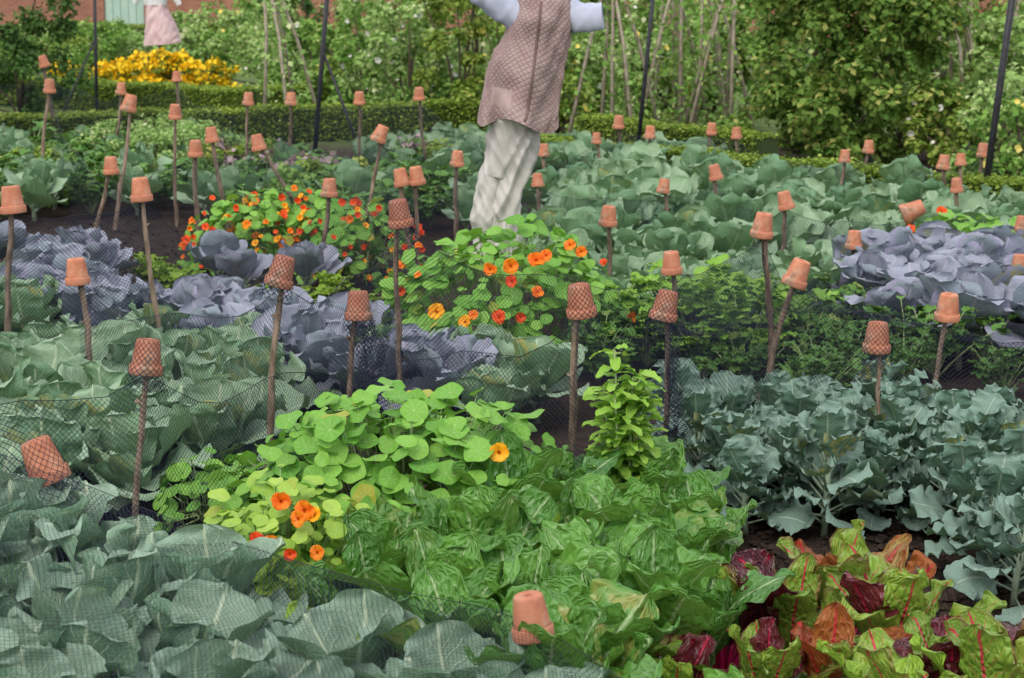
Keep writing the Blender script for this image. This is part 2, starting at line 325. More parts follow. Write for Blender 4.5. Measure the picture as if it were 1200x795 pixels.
def chard(mat,smat,n=10,size=.34,name='chard_plant',wide=.27,mix=None,el=(52,84),mixp=.35,pet=(.13,.2),prof=prof_long,bend=(.6,1.9),cr=.012):
    r=root(name); mb=MB(); ms=MB(); m2=MB(); a0=random.uniform(0,6)
    for i in range(n):
        f=i/(n-1); az=a0+GA*i; L=size*random.uniform(.8,1.15)*(1-.2*f)
        tgt=m2 if (mix and random.random()<mixp) else mb
        leaf(tgt,ms,az,(.012*math.cos(az),.012*math.sin(az),.01),L,L*wide*random.uniform(.85,1.15),R(el[0]+(el[1]-el[0])*f+random.uniform(-8,8)),random.uniform(*bend)*(1-.45*f),random.uniform(.05,.4),.016,random.uniform(4,7),cr,None,16,22,pet=random.uniform(*pet),prad=.009,twist=random.uniform(-.3,.3),prof=prof,lob=.02,bp=1.7,roll=random.uniform(-.4,.4))
    if mb.v: mb.build('leaves',M[mat],r)
    ms.build('stalks',M[smat],r)
    if mix and m2.v: m2.build('coloured_leaves',M[mix],r)
    return r
def leafy(mat='celery',n=16,h=.38,ls=.07,name='celery_plant',smat='stalk',wd=.45):
    r=root(name); mb=MB(); ms=MB(); a0=random.uniform(0,6)
    for i in range(n):
        az=a0+GA*i; e=R(random.uniform(48,85)); hh=h*random.uniform(.7,1.1); ca,sa=math.cos(az),math.sin(az)
        pts=[]; x=z=0
        for k in range(5): pts.append((ca*x,sa*x,z)); x+=hh/4*math.cos(e); z+=hh/4*math.sin(e); e-=.09
        ms.tube(pts,[.006,.005,.004,.003,.002],5)
        for q in range(9):
            k=random.choice((2,3,3,4,4)); p=pts[k]
            leaf(mb,None,az+random.uniform(-1.6,1.6),(p[0],p[1],p[2]),ls*random.uniform(.7,1.3),ls*wd,R(random.uniform(-10,50)),.8,.2,.008,5,.003,None,4,6,lob=.25,prof=prof_ovate)
    mb.build('leaves',M[mat],r); ms.build('stalks',M[smat],r); return r
def shoot(h=.6):
    r=root('leafy_shoot_plant'); mb=MB(); ms=MB()
    for s in range(8):
        az=s*.8+.3; k_=random.uniform(.2,1); dx,dy=.15*k_*math.cos(az),.12*k_*math.sin(az); top=h*random.uniform(.78,1.0)*(1.1-.28*k_)
        pts=[(dx*k/5,dy*k/5,top*k/5) for k in range(6)]; ms.tube(pts,[.008,.008,.007,.006,.005,.003],6)
        for q in range(40):
            f=.45+.55*q/39; leaf(mb,None,q*GA,(dx*f,dy*f,top*f),.12*random.uniform(.6,1.2)*(1.2-.4*f),.022,R(random.uniform(0,60)),1.2,.2,.005,4,.002,None,4,7,prof=prof_ovate,roll=random.uniform(-.4,.4))
    mb.build('leaves',M['shootl'],r); ms.build('stalks',M['stalk'],r); return r
def disc(mb,c,n,rad,tint):
    n=Vector(n).normalized(); a=Vector((0,0,1)) if abs(n.z)<.9 else Vector((1,0,0)); e1=n.cross(a).normalized(); e2=n.cross(e1)
    b=len(mb.v); S=20; c=Vector(c); ph=random.uniform(0,6); fn_=random.uniform(.0,.25); sd=random.uniform(.04,.13)
    mb.v.append(tuple(c-n*rad*fn_)); mb.uv.append((.5,.5)); mb.t.append(tint)
    for rr in (.35,.7,1):
        for q in range(S):
            an=2*math.pi*q/S; w=rad*rr*(1+.04*math.sin(5*an+ph)); hz=rad*rr*rr*(sd*math.sin(2*an+ph)+.07*math.sin(4*an+ph*2))
            p=c+e1*math.cos(an)*w+e2*math.sin(an)*w+n*(hz-rad*fn_*(1-rr)**1.5); mb.v.append(tuple(p)); mb.uv.append((.5+.5*rr*math.cos(an),.5+.5*rr*math.sin(an))); mb.t.append(tint)
    for q in range(S):
        q2=(q+1)%S; mb.f.append((b,b+1+q,b+1+q2))
        for k in (0,1): mb.f.append((b+1+k*S+q,b+1+(k+1)*S+q,b+1+(k+1)*S+q2,b+1+k*S+q2))
FL={}
def flower_mesh(key,mat,rad=.03):
    mb=MB()
    for i in range(5): leaf(mb,None,i*1.2566,(0,0,0),rad,rad*.58,R(random.uniform(22,50)),random.uniform(.3,1.2),.15,.004,4,.002,None,5,5)
    o=mb.build('flower',M[mat]); me=o.data; me.name=key; bpy.data.objects.remove(o); return me
for k_,m_ in (('o','petal_o'),('y','petal_y'),('r','petal_r'),('w','petal_w'),('l','petal_l')): FL[k_]=[flower_mesh('bloom_'+k_,m_) for _ in range(3)]
em=MB(); em.lathe([(0.0001,.002),(.003,.004),(.0045,.008)],8); eo=em.build('throat',M['eye']); EYE=eo.data; bpy.data.objects.remove(eo)
def add_flower(parent,loc,nrm,key,s=1,name='flower',eye=True):
    o=bpy.data.objects.new(name,random.choice(FL[key])); C.objects.link(o); o.parent=parent; o.location=loc; o.scale=(s*random.uniform(.85,1.1),s,s)
    o.rotation_mode='QUATERNION'; o.rotation_quaternion=Vector(nrm).to_track_quat('Z','Y')
    if eye: e=bpy.data.objects.new('throat',EYE); C.objects.link(e); e.parent=o
def mound(px,py_depth,rx,ry,h,n,lr,mat,flowers,label,name='nasturtium_plant',rndfl=0,keys='or',fs=1):
    c=Vector((px,py_depth,0)); r=root(name,c); mb=MB(); ms=MB()
    for i in range(n):
        th=random.uniform(0,2*math.pi); ph=math.asin(random.uniform(0.02,1)); k=random.uniform(.80,1.05)*(1+.20*noise.noise(Vector((math.cos(th)*1.6,math.sin(th)*1.6,ph*1.8))*1.3+c))
        s=Vector((math.cos(th)*math.cos(ph)*rx,math.sin(th)*math.cos(ph)*ry,math.sin(ph)*h))*k
        nn=Vector((s.x/rx**2,s.y/ry**2,s.z/h**2)).normalized()
        nn=(nn*.75+Vector((0,-.2,.65))+Vector([random.gauss(0,.42) for _ in range(3)])).normalized()
        disc(mb,s,nn,lr*random.uniform(.45,1.2),(random.random(),random.random(),.5))
        if i%2==0: 
            q=s*.72; ms.tube([s-nn*.004,s.lerp(q,.5)-nn*lr*.6,q-Vector((0,0,.06))],.0022,4)
    for _ in range(14):
        th=random.uniform(0,6.28); ms.tube([(0,0,0),(math.cos(th)*rx*.4,math.sin(th)*ry*.4,h*.35),(math.cos(th)*rx*.8,math.sin(th)*ry*.8,h*.3)],[.006,.005,.003],5)
    mb.build('leaves',M[mat],r); ms.build('stems',M['stalk'],r)
    def hit(x,y):
        o=CAM-c; d=ray(x,y); A=sum((d[i]/s)**2 for i,s in enumerate((rx,ry,h))); B=2*sum(o[i]*d[i]/s**2 for i,s in enumerate((rx,ry,h))); Cc=sum((o[i]/s)**2 for i,s in enumerate((rx,ry,h)))-1.2
        D=B*B-4*A*Cc
        if D<0: t=-B/(2*A)
        else: t=(-B-math.sqrt(D))/(2*A)
        return o+d*t
    for (x,y,k,s) in flowers:
        p=hit(x,y); add_flower(r,p,(random.uniform(-.5,.5),-1,random.uniform(.1,.7)),k,s*fs)
    for _ in range(rndfl):
        th=random.uniform(math.pi*.9,math.pi*2.1); ph=math.asin(random.uniform(.1,.95)); s=Vector((math.cos(th)*math.cos(ph)*rx,math.sin(th)*math.cos(ph)*ry,math.sin(ph)*h))*1.1
        add_flower(r,s,(random.uniform(-.9,.9),-1,random.uniform(0,1.3)),random.choice(keys),random.uniform(.6,1.25)*fs)
    tag(r,label,'flowering plant'); return r
# ---------------------------------------------------------------- ground
xs=list(np.arange(-5,5.01,.08)); ys=list(np.arange(4,15,.08))
a=5.3; 
while a<170: xs=[-a]+xs+[a]; a*=1.18
a=15.1
while a<330: ys.append(a); a*=1.02
ys=[-20,-5,2]+ys
mb=MB(); b0=0; nx=len(xs)
for y in ys:
    for x in xs:
        z=0
        if y<30 and abs(x)<12: z=.035*noise.noise(Vector((x*2.2,y*2.2,0)))+.02*noise.noise(Vector((x*9,y*9,3)))
        mb.v.append((x,y,z-.01)); mb.uv.append((x,y)); mb.t.append((.5,.5,.5))
for j in range(len(ys)-1):
    for i in range(nx-1): q=j*nx+i; mb.f.append((q,q+1,q+nx+1,q+nx))
tag(mb.build('ground',M['soil']),'dark brown crumbly garden soil between the beds','ground',kind='structure')
mb=MB()
def clod(x,y,r):
    b=len(mb.v); 
    for dx,dy,dz in ((1,0,0),(0,1,0),(-1,0,0),(0,-1,0),(0,0,1),(0,0,-1),(.6,.6,.5),(-.6,.6,.5)):
        k=r*random.uniform(.6,1.2); mb.v.append((x+dx*k,y+dy*k,r*.3+dz*k*.7)); mb.uv.append((0,0)); mb.t.append((.5,.5,.5))
    for f in ((0,6,4),(6,1,4),(1,7,4),(7,2,4),(2,3,4),(3,0,4),(0,1,6),(1,2,7),(0,3,5),(3,2,5),(2,1,5),(1,0,5)): mb.f.append(tuple(b+i for i in f))
for (x0,x1,y0,y1,n) in ((760,1300,560,790,5500),(0,700,560,760,800),(-60,420,240,330,1500),(620,1250,360,480,900)):
    for _ in range(n):
        p=Z(random.uniform(x0,x1),random.uniform(y0,y1),0); clod(p.x,p.y,random.choice((.006,.008,.012,.022))*random.uniform(.6,1.2))
tag(mb.build('soil_clods',M['soil'],smooth=False),'loose crumbs and clods of dark soil','soil',kind='stuff')
# ---------------------------------------------------------------- scatter
def inpoly(x,y,pl):
    c=False; n=len(pl)
    for i in range(n):
        x1,y1=pl[i]; x2,y2=pl[(i+1)%n]
        if (y1>y)!=(y2>y) and x<(x2-x1)*(y-y1)/(y2-y1)+x1: c=not c
    return c
def scatter(poly,z,sp,jit=.18,ang=0.0):
    W=[(Z(x,y,z).x,Z(x,y,z).y) for x,y in poly]
    cx=sum(p[0] for p in W)/len(W); cy=sum(p[1] for p in W)/len(W); ca,sa=math.cos(ang),math.sin(ang); m=max(max(abs(p[0]-cx),abs(p[1]-cy)) for p in W)*1.5; out=[]
    k=int(m/sp)+1
    for i in range(-k,k+1):
        for j in range(-k,k+1):
            a=(i+(.5 if j%2 else 0))*sp+random.uniform(-jit,jit)*sp; b=j*sp*.87+random.uniform(-jit,jit)*sp
            x=cx+a*ca-b*sa; y=cy+a*sa+b*ca
            if inpoly(x,y,W): out.append((x,y))
    return out
def plant(protos,pts,label,cat,group,s=(.88,1.12)):
    for i,pt in enumerate(pts):
        o=copy_tree(random.choice(protos)); o.location=(pt[0],pt[1],0); o.rotation_euler=(random.uniform(-.08,.08),random.uniform(-.08,.08),random.uniform(0,6.28)); k=random.uniform(*s) if len(pt)<3 else pt[2]; o.scale=(k,k,k*random.uniform(.92,1.08)); tag(o,label,cat,group)
    for p in protos: drop(p)
pts=scatter([(-150,590),(50,596),(230,664),(400,726),(560,790),(650,860),(700,1000),(-150,1000)],.3,.47,ang=-.45)
ex=[PY(-25,640,6.75),PY(45,640,6.70),PY(125,640,6.6),Z(640,850,.30)]
pts=[p for p in pts if all((p[0]-e.x)**2+(p[1]-e.y)**2>.06 for e in ex)]+[(e.x,e.y,k) for e,k in zip(ex,(1.25,1.25,1.1,.95))]
plant([cabbage('cab',.38,12,1,16,18,elo=26,ehi=74,ruf=.024,opn=.7) for _ in range(6)],pts,'large blue-green cabbage under the net in the front left bed','cabbage','cabbages in the front left bed',(.92,1.1))
pts=scatter([(-120,410),(60,388),(330,415),(345,450),(250,520),(170,560),(-120,560)],.3,.45,ang=.1)
plant([cabbage('cab2',.37,12,1,14,16,elo=26,ehi=74,name='cabbage_plant',ruf=.026,opn=.7) for _ in range(4)],pts,'grey-green cabbage in the left bed behind the first net','cabbage','grey-green cabbages in the left bed',(.9,1.08))
pts=scatter([(-120,310),(130,318),(220,350),(420,372),(640,418),(650,460),(400,440),(330,400),(200,385),(-120,372)],.28,.42,ang=.1)
random.shuffle(pts); q_=int(len(pts)*.35)
plant([cabbage('cab2',.32,12,2,10,12,elo=24,ehi=72,ruf=.022,opn=.5) for _ in range(2)],pts[:q_],'blue-green cabbage standing among the red cabbages of the left row','cabbage','green cabbages among the red ones',(.9,1.1))
plant([cabbage('red',.34,12,2,12,14,elo=24,ehi=74,name='red_cabbage_plant',ruf=.022,opn=.6) for _ in range(4)],pts[q_:],'dusty blue-lavender red cabbage in the row behind the left green cabbages','red cabbage','red cabbages in the left row',(.9,1.1))
pts=scatter([(985,300),(1090,293),(1260,305),(1260,385),(1120,378),(990,340)],.3,.5)
plant([cabbage('red',.40,11,1,10,12,elo=36,ehi=78,name='red_cabbage_plant',ruf=.022,opn=.8) for _ in range(3)],pts,'dusky blue red cabbage beside the right edge','red cabbage','red cabbages at the right edge',(.95,1.15))
pts=scatter([(790,446),(1000,448),(1260,480),(1290,640),(1160,600),(1100,560),(1000,540),(860,535),(790,500)],.34,.31,ang=-.2)
e=Z(1033,640,0)
pts=[p for p in pts if not (abs(p[0]-e.x)<.2 and p[1]<e.y+.2)]
plant([broccoli() for _ in range(6)],pts,'blue-green wavy-leaved brassica in the right bed above bare soil','brassica','wavy-leaved brassicas in the right bed',(.9,1.12))
pts=scatter([(640,175),(760,170),(1000,208),(1260,245),(1260,275),(1000,268),(850,290),(640,290)],.32,.58,ang=-.15)
pts+=scatter([(420,170),(560,158),(660,158),(640,185),(560,200),(440,200)],.32,.6)
plant([cabbage('far',.38,11,0,8,10,elo=28,ehi=76,name='cabbage_plant',ruf=.026,opn=.8,wd=(.42,.54)) for _ in range(4)],pts,'broad-leaved pale green cabbage in the back right rows','cabbage','pale green cabbages in the back right rows',(.85,1.15))
pts=scatter([(640,275),(860,285),(990,305),(980,330),(860,345),(700,350),(640,330)],.3,.48,ang=-.1)
plant([cabbage('far',.30,14,0,8,10,elo=30,ehi=76,name='brassica_plant',wd=(.36,.46),opn=.5) for _ in range(3)],pts,'leafy green brassica in the middle rows right of the scarecrow','brassica','brassicas in the middle right rows',(.85,1.1))
pts=scatter([(700,345),(860,335),(1000,345),(1130,375),(1230,420),(1120,432),(900,432),(700,410)],.25,.48)
plant([leafy() for _ in range(4)],pts,'bushy dark green celery plant behind the right net','celery','celery plants behind the right net',(.8,1.05))
pts=scatter([(790,330),(880,325),(905,345),(880,362),(800,360)],.45,.30)
plant([leafy('shootl',16,.46,.08,'celery_plant') for _ in range(2)],pts,'bright green celery plant just right of the two tall-staked pots','celery','bright green celery plants',(1.05,1.25))
pts=scatter([(-60,165),(60,160),(220,160),(440,185),(560,215),(560,240),(430,250),(300,240),(200,215),(-60,240)],.3,.55)
plant([cabbage('far',.30,12,0,7,9,elo=35,ehi=80,name='leafy_green_plant',wd=(.34,.44)) for _ in range(2)]+[leafy('celery',14,.36,.09,'leafy_green_plant') for _ in range(2)],pts,'small leafy green vegetable in the back left beds','vegetable','leafy vegetables in the back left beds',(.85,1.25))
pts=scatter([(-60,285),(120,290),(300,305),(420,318),(440,345),(240,325),(-60,300)],.2,.42)
plant([leafy('chardy',7,.18,.07,'seedling') for _ in range(2)]+[cabbage('red',.22,10,0,6,8,elo=30,ehi=80,name='young_cabbage_plant') for _ in range(2)],pts,'young plant on the bare soil strip of the left bed','seedling','young plants on the left soil strip',(.9,1.3))
# chards
E=[(440,662),(520,685),(565,635),(610,705),(655,610),(705,560),(765,565),(700,660),(775,630),(755,705),(695,745),(540,730),(650,775),(605,585),(735,605),(480,640)]
protos=[chard('chard','stalkw',9,.35,wide=.37,mix=('chardy' if i in (1,3) else None),mixp=.35,pet=(.15,.24),prof=prof_ovate,el=(46,84),bend=(.6,2.1)) for i in range(6)]
plant(protos,[(Z(x,y,.36).x,Z(x,y,.36).y) for x,y in E],'glossy crinkled green chard plant in the middle of the front bed','chard','green chard plants in the front bed',(.95,1.12))
FR=[(850,700,'m','dark burgundy chard plant at the left of the red chard group'),(925,700,'r','crimson-veined green chard plant in the middle of the red chard group'),(990,672,'o','bronze-red and green chard plant standing tallest beside the bare soil'),(1045,712,'r','crimson-stalked chard plant right of the bronze-red one'),(1110,760,'m','small burgundy chard plant near the lower right corner'),(900,768,'r','crimson-veined chard plant at the bottom edge left of the middle one'),(1170,780,'y','lime green chard plant nearest the lower right corner'),(815,720,'g','green chard plant left of the burgundy one'),(975,765,'o','bronze-red chard plant cut by the bottom edge'),(790,780,'m','dull burgundy chard plant at the bottom beside the front net pot'),(1050,800,'y','lime green chard plant cut by the bottom edge at right'),(735,800,'g','green chard plant right of the nearest pot'),(820,610,'g','green chard plant nearest the bare soil at the back of the clump')]
for x,y,k,lb in FR:
    m,s,mx_,mp_={'m':('chardm','stalkr','chardr',.5),'r':('chardr','stalkr','chardm',.3),'o':('chardr','stalkr','chardo',.5),'y':('chardy','stalkr','chardr',.5),'g':('chard','stalkw',None,0)}[k]
    o=chard(m,s,9,.31 if k!='g' else .34,wide=.29 if k!='g' else .36,mix=mx_,mixp=mp_,el=(56,88),pet=(.10,.19),bend=(.3,1.6),prof=prof_ovate); p=Z(x,y,.30); o.location=(p.x,p.y,0); o.rotation_euler=(0,0,random.uniform(0,6)); k_=random.uniform(.92,1.12); o.scale=(k_,)*3; tag(o,lb,'chard')
o=shoot(.90); p=P(735,470,7.85); o.location=(p.x,p.y,0); tag(o,'tall bushy shoot of narrow bright leaves behind the chard','leafy plant')
# nasturtiums
mound((462-600)/F*7.8,7.75,.74,.62,.68,1100,.050,'nast',[(585,530,'y',1.35)],'big mound of round green nasturtium leaves with one amber flower')
mound((322-600)/F*7.05,7.05,.40,.40,.52,440,.034,'nasty',[(329,588,'o',1.3),(358,598,'o',1.4),(350,608,'o',1.1),(368,604,'y',1),(317,636,'o',1),(372,648,'o',1),(300,632,'r',.9),(312,645,'o',.9),(275,636,'o',.9),(340,650,'r',.8)],'smaller pale nasturtium mound with orange blooms beside the front net')
mound((590-600)/F*11.9,11.9,.75,.75,.78,850,.05,'nast',[(628,306,'o',1.6),(598,312,'o',1.5),(575,316,'o',1.4),(512,366,'y',1.6),(546,378,'y',1.3),(585,372,'r',1.3),(600,330,'r',1.2),(610,372,'r',1),(640,300,'o',1.2)],'flowering nasturtium mound in front of the scarecrow',rndfl=16,keys='oor',fs=1.1)
for i,(x,y,d) in enumerate(((285,255,15.6),(335,252,15.9),(385,252,15.6),(430,262,15.0))):
    p=P(x,y,d); mound(p.x,p.y,.44,.4,.58,200,.05,'nast',[],['scarlet-flowered nasturtium furthest left of the row behind the left net','scarlet nasturtium second from left behind the left net','scarlet nasturtium just behind the stake left of the paired pots','scarlet nasturtium at the right end of the left-hand row'][i],rndfl=40,keys='rroy',fs=1.05)
p=P(1150,285,15); mound(p.x,p.y,.8,.5,.5,220,.05,'nast',[],'orange-flowered nasturtium patch at the right edge behind the red cabbages',rndfl=12,keys='oor',fs=1.2)
p=P(262,520,8.3); mound(p.x,p.y,.30,.34,.36,110,.04,'nast',[],'low dark green leafy patch between the stake and the nasturtium mound',rndfl=0)
# ---------------------------------------------------------------- pots and stakes
POTS=[
(622,722,50,(630,800),-6,'large terracotta pot nearest the camera at the bottom centre'),
(50,540,50,(56,640),-20,'large terracotta pot leaning over the front left cabbages'),
(172,418,39,(165,575),4,'terracotta pot on the stake between the left cabbages'),
(330,318,34,(322,415),14,'netted terracotta pot tilted right above the red cabbages'),
(420,358,32,(412,448),-2,'dark-bottomed terracotta pot above the black bunched net'),
(680,352,36,(672,480),-8,'netted terracotta pot right of the middle nasturtiums'),
(780,358,33,(775,490),12,'lower netted pot of the close pair at centre right'),
(787,308,25,(792,400),-2,'upper pot of the close pair at centre right'),
(1028,395,33,(1033,645),3,'terracotta pot on the tallest thin stake over bare soil at right'),
(1111,360,30,(1098,475),2,'terracotta pot above the brassicas near the right edge'),
(935,320,30,(905,420),14,'terracotta pot on a stake leaning right behind the celery'),
(894,264,27,(897,325),8,'terracotta pot on the short stake before the back cabbages'),
(713,253,22,(712,330),4,'single terracotta pot right of the scarecrow legs above dark leaves'),
(90,318,29,(103,405),-1,'terracotta pot over the far left red cabbages'),
(14,234,30,(14,370),-6,'terracotta pot at the left edge beside bare soil'),
(165,222,26,(178,320),-2,'wide terracotta pot above the dark soil strip on the left'),
(468,250,30,(468,370),-8,'large netted pot on a thick stake left of the scarecrow'),
(470,208,20,None,-10,'left pot of the touching pair behind the thick stake'),
(488,206,20,None,-8,'right pot of the touching pair behind the thick stake'),
(386,220,20,(375,320),0,'terracotta pot among the scarlet nasturtiums'),
(130,194,19,(112,290),-6,'terracotta pot on a slanted stake left of the wide pot'),
(205,131,16,(205,190),3,'pale-rimmed pot over the feathery back left greens'),
(229,174,18,(230,265),0,'left pot of the two close pots over the back left bed'),
(248,158,17,(262,240),-2,'right pot of the two close pots over the back left bed'),
(302,167,18,(333,222),-3,'terracotta pot on the stake slanting down to the right'),
(152,121,19,(145,190),12,'lower and larger pot of the left background pair'),
(142,104,13,(136,175),4,'upper and smaller pot of the left background pair'),
(58,101,15,(50,190),0,'lower pot of the two by the far left hedge'),
(51,72,13,(60,130),-12,'highest and leftmost pot by the far left hedge'),
(207,90,12,None,0,'small pot in front of the yellow flowers'),
(291,116,14,None,3,'small pot left of the black post in the back row'),
(341,116,14,(338,180),2,'small pot close to the left black post'),
(421,115,14,(421,210),0,'small pot right of the left black post'),
(446,157,19,(440,195),20,'tilted pot below the small one right of the left post'),
(491,110,14,None,0,'small pot midway between the left post and the scarecrow'),
(536,186,17,(535,215),4,'terracotta pot just left of the scarecrow trousers'),
(637,176,14,None,2,'upper small pot just right of the scarecrow trousers'),
(630,211,14,None,-4,'lower small pot just right of the scarecrow trousers'),
(699,162,10,None,2,'tiniest pot, right of the scarecrow at vest hem level'),
(725,143,14,None,3,'small pot just left of the middle black post'),
(762,155,14,None,0,'small pot just right of the middle black post'),
(834,151,13,(832,185),0,'left pot of two in front of the big shrub'),
(863,156,13,(865,190),0,'right pot of two in front of the big shrub'),
(838,202,17,None,-12,'tilted pot low in the back cabbages below the big shrub'),
(778,218,16,None,10,'low pot sunk among the back cabbages'),
(990,183,14,None,0,'small pot by the right hedge, left of its neighbour'),
(1018,172,14,None,2,'small pot by the right hedge, right of its neighbour'),
(1106,190,16,None,8,'left pot of the three clustered near the right post'),
(1126,187,13,None,0,'middle pot of the three clustered near the right post'),
(1121,217,13,None,-4,'lowest pot of the cluster near the right post'),
(1152,176,15,None,0,'pot directly beside the right black post'),
(920,235,20,None,-14,'pot tilted left over the back right cabbages'),
(1001,281,20,(1003,330),3,'terracotta pot in front of the dusky red cabbages'),
(1070,247,25,None,62,'tipped pot lying on its side on the back right net'),
(1195,310,22,(1185,390),0,'terracotta pot cut by the right edge'),
(1197,262,13,None,5,'small pot at the right edge above the cut-off one'),
]
def pot_proto():
    r=root('terracotta_pot'); b=MB()
    b.lathe([(.053,-.085),(.0485,-.04),(.043,-.002),(.0415,.004),(.038,.008),(.009,.008),(.009,.000),(.036,.000),(.045,-.06),(.049,-.085)],32); b.build('pot_body',M['terra'],r)
    b=MB(); b.lathe([(.0545,-.083),(.0585,-.085),(.0605,-.088),(.0608,-.116),(.059,-.120),(.055,-.120),(.0525,-.112),(.0525,-.086),(.0545,-.083)],32); b.build('rim',M['terra'],r)
    return r
pp=pot_proto(); POTPOS=[]
for i,(x,y,w,base,tilt,lb) in enumerate(POTS):
    d=F*.12/w; zz=P(x,y,d).z; lo=.5 if y>240 else .62
    if zz<lo: d=(CAM-Z(x,y,lo)).length/ray(x,y).length
    if zz>1.10: d=(CAM-Z(x,y,1.10)).length/ray(x,y).length
    if i==1: d=7.15
    if i==53: d=15.0
    sc=w*d/(F*.12); sc=max(.85,min(1.35,sc))
    p=P(x,y,d)
    if base: q=PY(base[0],base[1],p.y); ax=(p-q).normalized()
    else: ax=Vector((random.uniform(-.12,.12),random.uniform(-.06,.06),1)).normalized()
    ax.y+=random.uniform(-.08,.08); ax.normalize()
    rot=Matrix.Rotation(R(tilt),3,'Y'); pax=(rot@Vector((ax.x*.35,ax.y,1))).normalized()
    if abs(tilt)>40: ax=Vector((.05,0,1)).normalized()
    o=copy_tree(pp); o.rotation_mode='QUATERNION'; o.rotation_quaternion=pax.to_track_quat('Z','Y'); o.location=p+pax*.055*sc; o.scale=(sc,)*3
    tag(o,lb,'flower pot','upturned terracotta pots on stakes')
    POTPOS.append((p,pax,sc))
    top=p+pax*.045*sc if abs(tilt)<30 else p-Vector((0,0,.05)); Ls=(top.z+.12)/ax.z; st=MB(); n=11; pts=[]; rr=[]; r0=(.0095 if i==8 else random.uniform(.0125,.017))*(1.0 if d<14 else 1.15)
    for k in range(n):
        f=k/(n-1); q=top-ax*Ls*f; wv_=.012*math.sin(f*random.uniform(4,7)+i)*min(1,f*4); pts.append(q+Vector((wv_,.01*math.sin(f*5+i*2)*min(1,f*4),0))-top); rr.append(r0*(.88+.3*f)*(1+.10*math.sin(f*23+i)))
    st.tube(pts,rr,9,wob=.25)
    for q in range(2):
        k=random.choice((2,3,5)); e=Vector(pts[k]); st.tube([e,e+Vector((random.uniform(-1,1),-.3,.5)).normalized()*.035],[.007,.004],5)
    so=st.build('wooden_stake',M['wood']); so.location=top; tag(so,'stake holding the '+lb.replace('terracotta pot','pot'),'stake','hazel stakes under the pots')
drop(pp)
# ---------------------------------------------------------------- nets
def cat(p,q,s,n):
    out=[]
    for k in range(n+1):
        f=k/n; r=p.lerp(q,f); r.z-=s*4*f*(1-f)*(1+.3*math.sin(f*9)); r.y+=.02*math.sin(f*11); out.append(r)
    return out
def capgeo(mb,k,c):
    p,ax,sc=POTPOS[k]; q=ax.to_track_quat('Z','Y').to_matrix(); b=len(mb.v); S=20
    for (rr,zz) in ((.012,.066),(.046,.064),(.053,.0),(.066,-.05),(.075,-.12)):
        for s in range(S+1):
            an=2*math.pi*s/S; v_=q@(Vector((rr*math.cos(an),rr*math.sin(an),zz))*sc)+p-c; mb.v.append(tuple(v_)); mb.uv.append((s/S*.368,zz)); mb.t.append((.5,)*3)
    for k2 in range(4):
        for s in range(S): a_=b+k2*(S+1)+s; mb.f.append((a_,a_+1,a_+S+2,a_+S+1))
def net_run(tops,label,sag=.14,bottom=.03,caps=(),n=9,lean=.12,mat='net'):
    c=tops[0].copy(); c.z=0; r=root('garden_netting',c); line=[]
    for a,b in zip(tops[:-1],tops[1:]):
        L=(b-a).length; seg=cat(a,b,min(.3,sag*L*random.uniform(.7,1.2)),max(6,int(L*6))); line+=seg if not line else seg[1:]
    mb=MB(); cum=[0]
    for a,b in zip(line[:-1],line[1:]): cum.append(cum[-1]+(b-a).length)
    nu=len(line)-1
    def fn(a,v):
        i=int(round(a*nu)); p=line[i]; u=cum[i]; z=p.z*(1-v)+bottom*v
        w=.07*math.sin(u*5.1+2*math.sin(u*1.7))*v+.05*noise.noise(Vector((u*3,v*4,1)))*math.sin(math.pi*min(1,v*1.2)); 
        return (p.x-c.x+.03*math.sin(u*3+v*4)*v,p.y-c.y-w-lean*v,z),(u+.07*noise.noise(Vector((u*2,v*3,5))),(p.z-bottom)*v*1.05+.05*noise.noise(Vector((u*2.5,v*2,9))))
    mb.grid(nu,n,fn,(.5,.5,.5))
    for k in caps: capgeo(mb,k,c)
    mb.build('net_panel',M[mat],r)
    cd=MB(); cd.tube([p-c+Vector((0,0,.004*math.sin(i*1.7))) for i,p in enumerate(line)],[.0012+.0008*abs(math.sin(i*.9)) for i in range(len(line))],5); cd.build('top_cord',M['cord'],r)
    tag(r,label,'netting'); return line
def net_roof(A,B,label,sag=.12,mat='netf'):
    c=A[0].copy(); c.z=0; r=root('garden_netting',c)
    def at(Ln,f):
        q=f*(len(Ln)-1); i=min(int(q),len(Ln)-2); return Ln[i].lerp(Ln[i+1],q-i)
    nu=60; W=sum((a-b).length for a,b in zip(A[:-1],A[1:])); D=(at(A,.5)-at(B,.5)).length; mb=MB()
    def fn(a,v):
        p=at(A,a).lerp(at(B,a),v); z=p.z-sag*4*v*(1-v)*(1+.4*math.sin(a*9)) +.05*noise.noise(Vector((p.x*2,p.y*1.2,7)))*math.sin(math.pi*v)
        return (p.x-c.x,p.y-c.y,z-.004),(a*W+.1*noise.noise(Vector((p.x*1.3,p.y*1.3,2))),v*D+.1*noise.noise(Vector((p.x*1.3,p.y*1.3,6))))
    mb.grid(nu,24,fn,(.5,)*3); mb.build('net_sheet',M[mat],r); tag(r,label,'netting')
def PT(k,dz=-.06): p=POTPOS[k][0].copy(); p.z+=dz; return p
net_run([P(-120,440,7.4),PT(2),PT(4),PT(5),PT(6)],'black net strung across the middle from the left cabbages to the paired pots',caps=(2,4,5,6),sag=.13)
l2=net_run([PT(6),PT(10),PT(9),P(1300,400,9.3)],'black net running right from the paired pots above the brassicas',caps=(8,),sag=.10)
net_run([PT(13),PT(3),PT(16),PT(7)],'black net crossing behind the red cabbages and the middle nasturtiums',caps=(3,16),sag=.09)
l3=net_run([PT(7),PT(11),PT(52),PT(54)],'black net crossing behind the celery to the right edge',sag=.09)
